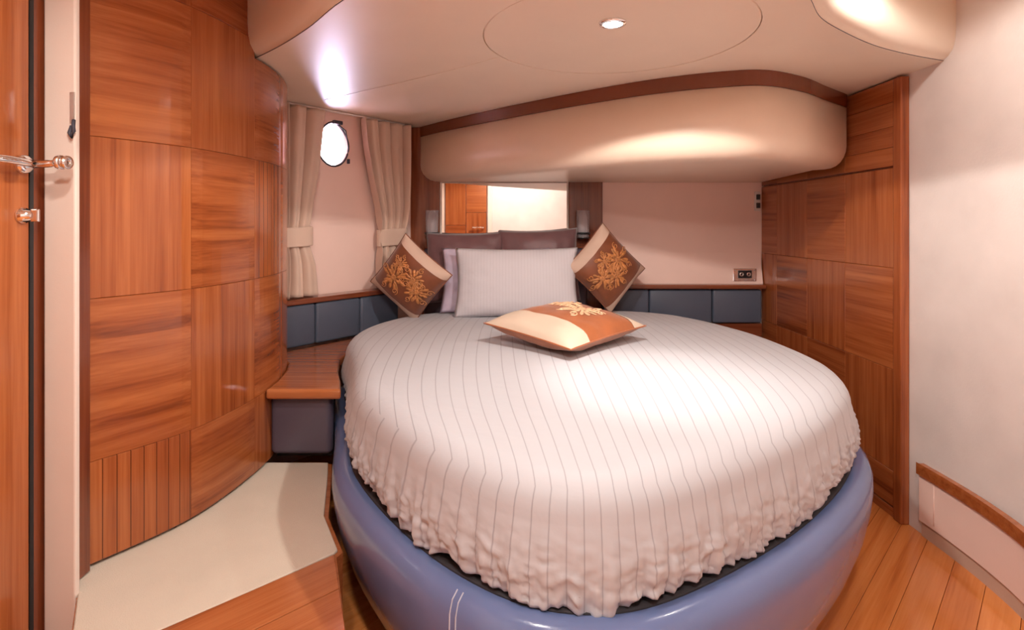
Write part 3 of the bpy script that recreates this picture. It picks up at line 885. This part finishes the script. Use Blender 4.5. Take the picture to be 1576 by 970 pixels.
hb = thing('headboard', 'plum-grey padded headboard hidden behind the pillows', 'headboard', (-0.03, 3.38, 0.3))
box('headboard_pad', (-0.04, 3.395, 0.675), (1.0, 0.06, 0.75), 'pad_dark', hb, 0.02, seg=3, smooth=True)
box('cap', (-0.04, 3.40, 1.058), (1.0, 0.05, 0.014), 'dark_wood_x', hb, 0.003)

def tumbler(x, label):
    y, z = YB - 0.085, 1.118
    t = thing('glass_tumbler', label, 'glass', (x, y, z), 'glass tumblers on the columns')
    lathe('glass', [(0.0, 0.0), (0.034, 0.0), (0.036, 0.004), (0.0385, 0.06), (0.041, 0.165), (0.0385, 0.165), (0.036, 0.06), (0.0335, 0.016), (0.0, 0.014)], 'glass', t, loc=(x, y, z), n=32)
    h = thing('tumbler_holder', label.replace('clear glass tumbler', 'black ring holder carrying the tumbler'), 'holder', (x, YB - 0.04, z - 0.01), 'tumbler holders')
    lathe('ring', [(0.041, 0.0), (0.045, 0.0), (0.045, 0.012), (0.041, 0.012)], 'plastic_black', h, loc=(x, y, z + 0.02), n=28, closed=True)
    lathe('tray', [(0.0, -0.006), (0.038, -0.006), (0.038, -0.001), (0.0, -0.001)], 'plastic_black', h, loc=(x, y, z), n=28)
    box('bracket', (x, YB - 0.044, z + 0.012), (0.014, 0.012, 0.05), 'plastic_black', h, 0.002)
tumbler(-0.487, 'clear glass tumbler on the wooden column left of the mirror')
tumbler(0.432, 'clear glass tumbler on the wooden column right of the mirror')

# ------------------------------------------------------------------ right side of the back wall
pr = thing('padded_wall_lining', 'slate vinyl padded strip under the ledge right of the bed', 'padding', (1.1, YB - 0.05, 0.6))
for a, b in ((0.555, 0.838), (0.842, 1.225), (1.229, 1.53)):
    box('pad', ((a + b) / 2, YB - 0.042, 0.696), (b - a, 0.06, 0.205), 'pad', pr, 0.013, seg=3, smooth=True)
box('lower_board', (1.045, YB - 0.03, 0.295), (0.99, 0.04, 0.585), 'dark_wood_x', pr, 0.003)
lr = box('wall_ledge', (1.055, YB - 0.050, 0.8175), (0.985, 0.096, 0.026), 'dark_wood_x', None, 0.006)
tag(lr, 'red-brown wooden ledge right of the pillows below the power panel', 'ledge')
pp = thing('power_panel', 'chrome framed socket panel just above the right ledge', 'socket', (1.44, YB - 0.005, 0.845))
px0, pz0 = 1.437, 0.886
PY = YB - 0.030
box('plate', (px0, PY - 0.006, pz0), (0.145, 0.012, 0.080), 'chrome', pp, 0.004)
box('socket_face', (px0, PY - 0.013, pz0 + 0.004), (0.085, 0.008, 0.048), 'plastic_black', pp, 0.003)
for dx in (-0.022, 0.022):
    lathe('socket_hole', [(0.006, -0.003), (0.013, -0.003), (0.013, 0.0), (0.006, 0.0)], 'steel', pp, loc=(px0 + dx, PY - 0.017, pz0 + 0.004), axis='y', n=18, closed=True)
for dx in (-0.06, 0.06):
    for dz in (-0.03, 0.03):
        lathe('screw', [(0.0, -0.003), (0.003, -0.003), (0.004, 0.0), (0.0, 0.0)], 'steel', pp, loc=(px0 + dx, PY - 0.012, pz0 + dz), axis='y', n=10)
sw = thing('light_switch', 'white switch plate with two black rockers in the right corner', 'switch', (1.53, YB - 0.004, 1.30))
box('plate', (1.530, YB - 0.005, 1.342), (0.036, 0.010, 0.120), 'white_plastic', sw, 0.003)
for dz in (0.026, -0.026):
    box('rocker', (1.533, YB - 0.012, 1.342 + dz), (0.024, 0.010, 0.034), 'plastic_black', sw, 0.003)
mv = [(0.562, YB - 0.002, 0.831), (0.562, YB - 0.040, 0.831), (0.562, YB - 0.004, 1.020), (0.562, YB - 0.002, 1.020)]
mv += [(1.550, y, z) for _, y, z in mv]
mou = mesh_obj('trim_7', mv, [(0, 1, 2, 3), (7, 6, 5, 4), (0, 4, 5, 1), (1, 5, 6, 2), (2, 6, 7, 3), (3, 7, 4, 0)], 'pinkwall')  # same cloth as the wall; wedge tilted upwards to catch overhead light
struct(mou, 'strip of pink wall lining just above the right ledge, tilted to catch light')

# ------------------------------------------------------------------ overhead cabinet
CP = [(-0.575, 3.425), (-0.324, 3.13), (0.039, 2.757), (0.328, 2.488), (0.573, 2.297), (0.80, 2.18), (0.985, 2.150), (1.19, 2.255), (1.36, 2.40), (1.548, 2.555)]
cc = catmull(CP, 8)
cn = []
for i in range(len(cc)):
    d = (cc[min(i + 1, len(cc) - 1)] - cc[max(0, i - 1)]).normalized(); cn.append(Vector((-d.y, d.x, 0)))  # towards the wall
def cabpt(i, o_, z):
    p = cc[i] + cn[i] * o_
    # keep the returned rows inside the corner between wall and closet
    x = min(max(p.x, -0.575), 1.548); y = min(p.y, YB - 0.004)
    return Vector((x, y, z))
oc = thing('overhead_cabinet', 'curved cream padded overhead cabinet with a wooden top rail above the pillows', 'cabinet', (0.6, 2.9, 1.45))
prof = [(0.0, 1.738), (0.0, 1.56), (0.003, 1.535), (0.012, 1.51), (0.026, 1.488), (0.045, 1.472), (0.068, 1.463), (0.095, 1.460), (0.15, 1.460)]
vs, fs = [], []
for i in range(len(cc)):
    f = i / (len(cc) - 1)
    for o_, z in prof: vs.append(cabpt(i, o_, z))
q = len(prof); nC = len(cc)
for i in range(nC - 1):
    for k in range(q - 1): fs.append((i * q + k, i * q + k + 1, (i + 1) * q + k + 1, (i + 1) * q + k))
# underside and top
nb = len(vs)
vs += [Vector((1.548, YB - 0.004, 1.460)), Vector((-0.575, YB - 0.004, 1.460)), Vector((1.548, YB - 0.004, 1.738)), Vector((-0.575, YB - 0.004, 1.738))]
fs.append(tuple([i * q + q - 1 for i in range(nC)] + [nb, nb + 1]))
fs.append(tuple([i * q for i in range(nC)] + [nb + 2, nb + 3])[::-1])
bd = mesh_obj('body', vs, fs, 'leather', oc, fix=True)
for p in bd.data.polygons: p.use_smooth = len(p.vertices) == 4
vs, fs = [], []
tp = [(-0.004, 1.739), (-0.004, 1.799), (0.02, 1.799), (0.02, 1.739)]
for i in range(nC):
    for o_, z in tp: vs.append(cabpt(i, o_, z))
for i in range(nC - 1):
    for k in range(4): fs.append((i * 4 + k, i * 4 + (k + 1) % 4, (i + 1) * 4 + (k + 1) % 4, (i + 1) * 4 + k))
fs += [(0, 1, 2, 3), tuple((nC - 1) * 4 + k for k in (3, 2, 1, 0))]
mesh_obj('top_rail', vs, fs, 'rail_wood', oc)

# ------------------------------------------------------------------ closet on the right
XC = 1.556
cl = thing('closet', 'tall flush closet of checkered brown veneer at the right end of the bed', 'closet', (XC + 0.03, 2.85, 0))
box('body', (XC + 0.05, 2.845, 0.895), (0.07, 1.19, 1.786), 'dark_wood_z', cl)
CYS = [2.250, 2.58, 2.914, 3.248, 3.444]
CZS = [0.045, 0.19, 0.605, 1.02, 1.43]
def flat_panel(y0, y1, z0, z1, vert, par, name='panel'):
    g = 0.0005
    s = (y1 - y0 - 2 * g, 0.012, z1 - z0 - 2 * g)
    return box(name, (XC + 0.006, (y0 + y1) / 2, (z0 + z1) / 2), s, 'wood_z' if vert else 'wood_x', par, 0.0018, rotz=-PI / 2, seg=1)
for ci in range(4):
    for ri in range(4):
        flat_panel(CYS[ci], CYS[ci + 1], CZS[ri], CZS[ri + 1], (ci + ri) % 2 == 1, cl)
for ci in range(4):   # boards above the door line
    zz = [1.437, 1.515, 1.60, 1.70, 1.792]
    for z0, z1 in zip(zz, zz[1:]): flat_panel(CYS[ci], CYS[ci + 1], z0, z1, False, cl, 'board')
flat_panel(2.25, 3.444, 0.0, 0.04, False, cl, 'plinth')
po_ = box('trim_8', (1.566, 2.223, 0.896), (0.036, 0.046, 1.79), 'wood_z', None, 0.004)
struct(po_, 'slim upright wooden post between the closet and the off-white wall')

# ------------------------------------------------------------------ low locker with a wooden rail along the right wall
rp = catmull([(1.572, 2.128), (1.574, 1.98), (1.566, 1.82), (1.540, 1.66), (1.475, 1.45), (1.37, 1.25)], 8)
rn = arc_nrm(rp)
lc = thing('wall_locker', 'low curved pink side locker with a wooden top rail at lower right', 'locker', (1.55, 1.8, 0))
def ribbon(name, o0, o1, z0, z1, mat, bev=0.0):
    vs, fs = [], []
    pr_ = [(o0, z0), (o0, z1), (o1, z1), (o1, z0)]
    if bev: pr_ = [(o0, z0), (o0, z1), (o1 + bev, z1), (o1, z1 - bev), (o1, z0 + bev), (o1 + bev, z0)]
    for p, nn in zip(rp, rn):
        for o_, z in pr_: vs.append((p.x + nn.x * o_, p.y + nn.y * o_, z))
    k = len(pr_)
    for i in range(len(rp) - 1):
        for r in range(k): fs.append((i * k + r, i * k + (r + 1) % k, (i + 1) * k + (r + 1) % k, (i + 1) * k + r))
    fs += [tuple(range(k))[::-1], tuple(range((len(rp) - 1) * k, len(rp) * k))]
    return mesh_obj(name, vs, fs, mat, lc)
# arc_nrm points to -x side for a path running towards the camera: negative offsets go to the room
sgn = 1 if rn[0].x < 0 else -1
def o(v): return v * sgn
ribbon('top_rail', o(-0.014), o(0.016), 0.246, 0.278, 'wood_x', 0.006 * -sgn)
ribbon('front', o(-0.010), o(0.004), 0.060, 0.246, 'pinkwall')
ribbon('toe_kick', o(-0.012), o(-0.006), 0.0, 0.056, 'beige_cloth')
ribbon('shadow_gap', o(-0.012), o(-0.003), 0.056, 0.060, 'black')
seam_p = rp[4]; 
tube('seam', [(seam_p.x - 0.0045, seam_p.y, 0.075), (seam_p.x - 0.0045, seam_p.y, 0.24)], 0.0015, 'pinkwall', lc, n=6)

# ------------------------------------------------------------------ door behind the camera, seen in the mirror
d2 = thing('door_2', 'orange-brown veneer door seen only in the mirror', 'door', (-0.63, YR + 0.02, 0.0))
d2['kind'] = 'structure'
for x0, x1, z0, z1, ax in ((-0.93, -0.645, 0.02, 0.6, 'z'), (-0.64, -0.355, 0.02, 0.6, 'x'), (-0.93, -0.645, 0.605, 1.18, 'x'), (-0.64, -0.355, 0.605, 1.36, 'z'), (-0.93, -0.645, 1.185, 1.85, 'z'), (-0.64, -0.355, 1.365, 1.85, 'x')):
    box('panel', ((x0 + x1) / 2, YR + 0.02, (z0 + z1) / 2), (x1 - x0, 0.03, z1 - z0), 'wood_' + ax, d2, 0.003)
tube('lever', [(-0.40, YR + 0.04, 1.15), (-0.40, YR + 0.08, 1.15), (-0.46, YR + 0.085, 1.152), (-0.55, YR + 0.085, 1.152)], 0.012, 'chrome', d2)
for x in (-0.975, -0.31): 
    box('door_frame', (x, YR + 0.02, 0.945), (0.06, 0.035, 1.89), 'cream', d2, 0.004)

# ------------------------------------------------------------------ pillows and cushions
class Pillow:
    def __init__(s, w, h, t, p=2.6, q=0.55, pinch=0.06, seed=0, wr=0.006):
        s.w, s.h, s.t, s.p, s.q, s.k, s.seed, s.wr = w, h, t, p, q, pinch, seed, wr
    def pt(s, u, v, side, off=0.0):
        x = s.w / 2 * u * (1 - s.k * (1 - v * v) * u * u)
        y = s.h / 2 * v * (1 - s.k * (1 - u * u) * v * v)
        e = max(0.0, (1 - abs(u) ** s.p)) * max(0.0, (1 - abs(v) ** s.p))
        z = s.t / 2 * e ** s.q
        f = min(1, e * 4)
        z += f * s.wr * (noise.noise(Vector((x * 9, y * 9, s.seed + side))) + 0.5 * noise.noise(Vector((x * 24, y * 24, s.seed + side))))
        return Vector((x, y, side * (z + off)))
def frame(center, right, up):
    """matrix: local x -> right, local y -> up, local z -> out of the face"""
    r = Vector(right).normalized(); z = r.cross(Vector(up)).normalized(); u = z.cross(r)
    m = Matrix((r, u, z)).transposed().to_4x4()
    return Matrix.Translation(center) @ m
def patch(pw_, u0, u1, side, nu, nv, off=0.0, v0=-1, v1=1):
    vs, fs = [], []
    for i in range(nu + 1):
        for j in range(nv + 1): vs.append(pw_.pt(u0 + (u1 - u0) * i / nu, v0 + (v1 - v0) * j / nv, side, off))
    for i in range(nu):
        for j in range(nv):
            a = i * (nv + 1) + j
            f = (a, a + nv + 1, a + nv + 2, a + 1)
            fs.append(f if side > 0 else f[::-1])
    return vs, fs
def raw_obj(name, vs, fs, mat, mtx, parent=None, smooth=True, stripe=None):
    me = bpy.data.meshes.new(name)
    me.from_pydata([tuple(v) for v in vs], [], fs)
    if stripe:
        uvl = me.uv_layers.new(name='stripe')
        for l in me.loops: uvl.data[l.index].uv = (vs[l.vertex_index].x, vs[l.vertex_index].y)
    for p in me.polygons: p.use_smooth = smooth
    me.materials.append(M[mat])
    o_ = bpy.data.objects.new(name, me); COL.objects.link(o_)
    if parent is not None:
        o_.parent = parent
        o_.matrix_parent_inverse = WORLD[parent.name].inverted()
    o_.matrix_basis = mtx
    WORLD[o_.name] = mtx
    return o_
def weld(vs, fs):
    bm = bmesh.new()
    bv = [bm.verts.new(v) for v in vs]
    for f in fs:
        try: bm.faces.new([bv[i] for i in f])
        except ValueError: pass
    bmesh.ops.remove_doubles(bm, verts=bm.verts, dist=1e-5)
    bm.verts.index_update()
    V = [v.co.copy() for v in bm.verts]; F = [tuple(x.index for x in f.verts) for f in bm.faces]
    bm.free(); return V, F
def pillow(name, label, cat, center, right, up, w, h, t, mat, seed=0, stripe=False, group=None, wr=0.006, q=0.55, flange=0.0):
    P = Pillow(w, h, t, seed=seed, wr=wr, q=q)
    a, fa = patch(P, -1, 1, 1, 34, 26); b, fb = patch(P, -1, 1, -1, 34, 26)
    V, F = weld(a + b, fa + [tuple(i + len(a) for i in f) for f in fb])
    mtx = frame(center, right, up)
    o_ = raw_obj(name, V, F, mat, mtx, None, stripe=stripe)
    tag(o_, label, cat, group)
    return o_, P, mtx
# plum pillows at the back
pillow('pillow', 'plum pillow behind the white pillow, left of the pair', 'pillow', (-0.275, 3.255, 0.945), (1, 0, 0.01), (0, 0.16, 1), 0.47, 0.42, 0.15, 'plum', 3, group='plum pillows', wr=0.012)
pillow('pillow', 'plum pillow behind the white pillow, right of the pair', 'pillow', (0.160, 3.250, 0.958), (1, 0, 0.035), (0, 0.16, 1), 0.47, 0.43, 0.15, 'plum', 9, group='plum pillows', wr=0.012)
pillow('pillow', 'shiny lilac pillow peeking out left of the white pillow', 'pillow', (-0.092, 3.115, 0.885), (1, 0, 0), (0, 0.26, 1), 0.62, 0.37, 0.10, 'lilac', 5, wr=0.014)
pillow('pillow', 'white-grey pinstriped pillow standing in front of the others', 'pillow', (0.025, 2.985, 0.886), (1, 0, 0.005), (0, 0.30, 1), 0.675, 0.385, 0.14, 'pillowcase', 2, stripe=True, wr=0.006)

def cushion(label, center, right, up, w, h, t, cloth, band, thread, band_u, seed, flowers, group):
    """embroidered cushion; bands run along the two ends of its local x axis"""
    P = Pillow(w, h, t, seed=seed, wr=0.006, pinch=0.05)
    mtx = frame(center, right, up)
    th = bpy.data.objects.new('cushion', None); COL.objects.link(th); th.empty_display_size = 0.05
    th.matrix_basis = mtx; WORLD[th.name] = mtx
    tag(th, label, 'cushion', group)
    b0, b1 = band_u
    a, fa = patch(P, b0, b1, 1, 24, 24); b, fb = patch(P, -1, 1, -1, 30, 24)
    raw_obj('cover', a + b, fa + [tuple(i + len(a) for i in f) for f in fb], cloth, mtx, th)
    for u0, u1 in ((-1, b0), (b1, 1)):
        v_, f_ = patch(P, u0, u1, 1, 12, 24, 0.0015)
        raw_obj('band', v_, f_, band, mtx, th)
    ring = [P.pt(u, -1, 1) for u in [x / 12 for x in range(-12, 12)]] + [P.pt(1, v / 12, 1) for v in range(-12, 12)] + \
           [P.pt(-u / 12, 1, 1) for u in range(-12, 12)] + [P.pt(-1, -v / 12, 1) for v in range(-12, 12)]
    o_ = tube('piping', ring, 0.0035, cloth, None, closed=True, n=6)
    o_.parent = th
    # embroidery: raised petals, leaves and scrolls lying on the face
    vs, fs = [], []
    def surf(x, y, off): 
        u, v = max(-.97, min(.97, 2 * x / w)), max(-.97, min(.97, 2 * y / h))
        p = P.pt(u, v, 1, off); return Vector((x, y, p.z))
    def petal(cx, cy, ang, l, wd):
        i0 = len(vs); n_ = 12
        vs.append(surf(cx + math.cos(ang) * l * 0.5, cy + math.sin(ang) * l * 0.5, 0.0055))
        for k in range(n_):
            a_ = 2 * PI * k / n_
            lx = l * 0.5 + l * 0.5 * math.cos(a_); ly = wd * math.sin(a_) * (0.55 + 0.45 * lx / l)
            x, y = cx + lx * math.cos(ang) - ly * math.sin(ang), cy + lx * math.sin(ang) + ly * math.cos(ang)
            vs.append(surf(x, y, 0.002))
        for k in range(n_): fs.append((i0, i0 + 1 + k, i0 + 1 + (k + 1) % n_))
    def scroll(cx, cy, r0, turns, a0, wd=0.004):
        n_ = int(18 * turns); i0 = len(vs)
        for k in range(n_ + 1):
            f = k / n_; a_ = a0 + 2 * PI * turns * f; r = r0 * (1 - 0.8 * f)
            for s_, off in ((-1, 0.002), (0, 0.0045), (1, 0.002)):
                vs.append(surf(cx + (r + s_ * wd) * math.cos(a_), cy + (r + s_ * wd) * math.sin(a_), off))
        for k in range(n_):
            for m3 in (0, 1):
                a_ = i0 + k * 3 + m3
                fs.append((a_, a_ + 3, a_ + 4, a_ + 1))
    rr = random.Random(seed)
    for cx, cy, R in flowers:
        for lay, (n_, f) in enumerate(((13, 1.0), (10, 0.72), (7, 0.44))):
            for k in range(n_):
                an = 2 * PI * k / n_ + lay * 0.3 + rr.uniform(-.15, .15)
                st_ = R * (0.40, 0.2, 0.0)[lay]
                petal(cx + math.cos(an) * st_, cy + math.sin(an) * st_, an + rr.uniform(-.3, .3), R * f * rr.uniform(.48, .66), R * rr.uniform(.11, .16))
        for k in range(5):
            an = 2 * PI * k / 5 + rr.uniform(-.4, .4)
            scroll(cx + math.cos(an) * R * 1.02, cy + math.sin(an) * R * 1.02, R * 0.26, 1.3, an, 0.0025)
    raw_obj('embroidery', vs, fs, thread, mtx, th, smooth=False)
    return th
# standing cushion on the left: bands at lower-left and upper-right
cushion('brown gold-embroidered cushion leaning left of the pillows against the curtain', (-0.540, 2.935, 0.912), (0.60, -0.30, 0.74), (-0.74, 0.10, 0.64),
        0.352, 0.33, 0.155, 'brown_cloth', 'beige_cloth', 'gold', (-0.72, 0.76), 21, [(-0.02, 0.06, 0.075), (0.045, -0.03, 0.06), (0.0, -0.085, 0.065), (0.06, 0.075, 0.04)], 'embroidered cushions')
cushion('brown gold-embroidered cushion leaning right of the pillows against the pink wall', (0.525, 3.075, 0.955), (0.69, 0.22, -0.70), (0.66, 0.30, 0.74),
        0.375, 0.34, 0.155, 'brown_cloth', 'beige_cloth', 'gold', (-0.71, 0.76), 34, [(-0.01, 0.055, 0.075), (0.04, -0.02, 0.062), (-0.01, -0.085, 0.065), (-0.065, -0.01, 0.045)], 'embroidered cushions')
# cushion lying on the bed
e1 = Vector((0.365, 0.37, 0.02)).normalized(); e2 = Vector((-0.265, 0.37, 0.04)).normalized()
cushion('orange cushion with ivory bands lying flat on the bedspread', (0.222, 2.29, 0.783), e1, e2,
        0.50, 0.455, 0.135, 'orange_cloth', 'pale_cloth', 'silver_thread', (-0.50, 0.70), 55, [(0.035, -0.05, 0.08), (0.075, 0.06, 0.06)], 'embroidered cushions')
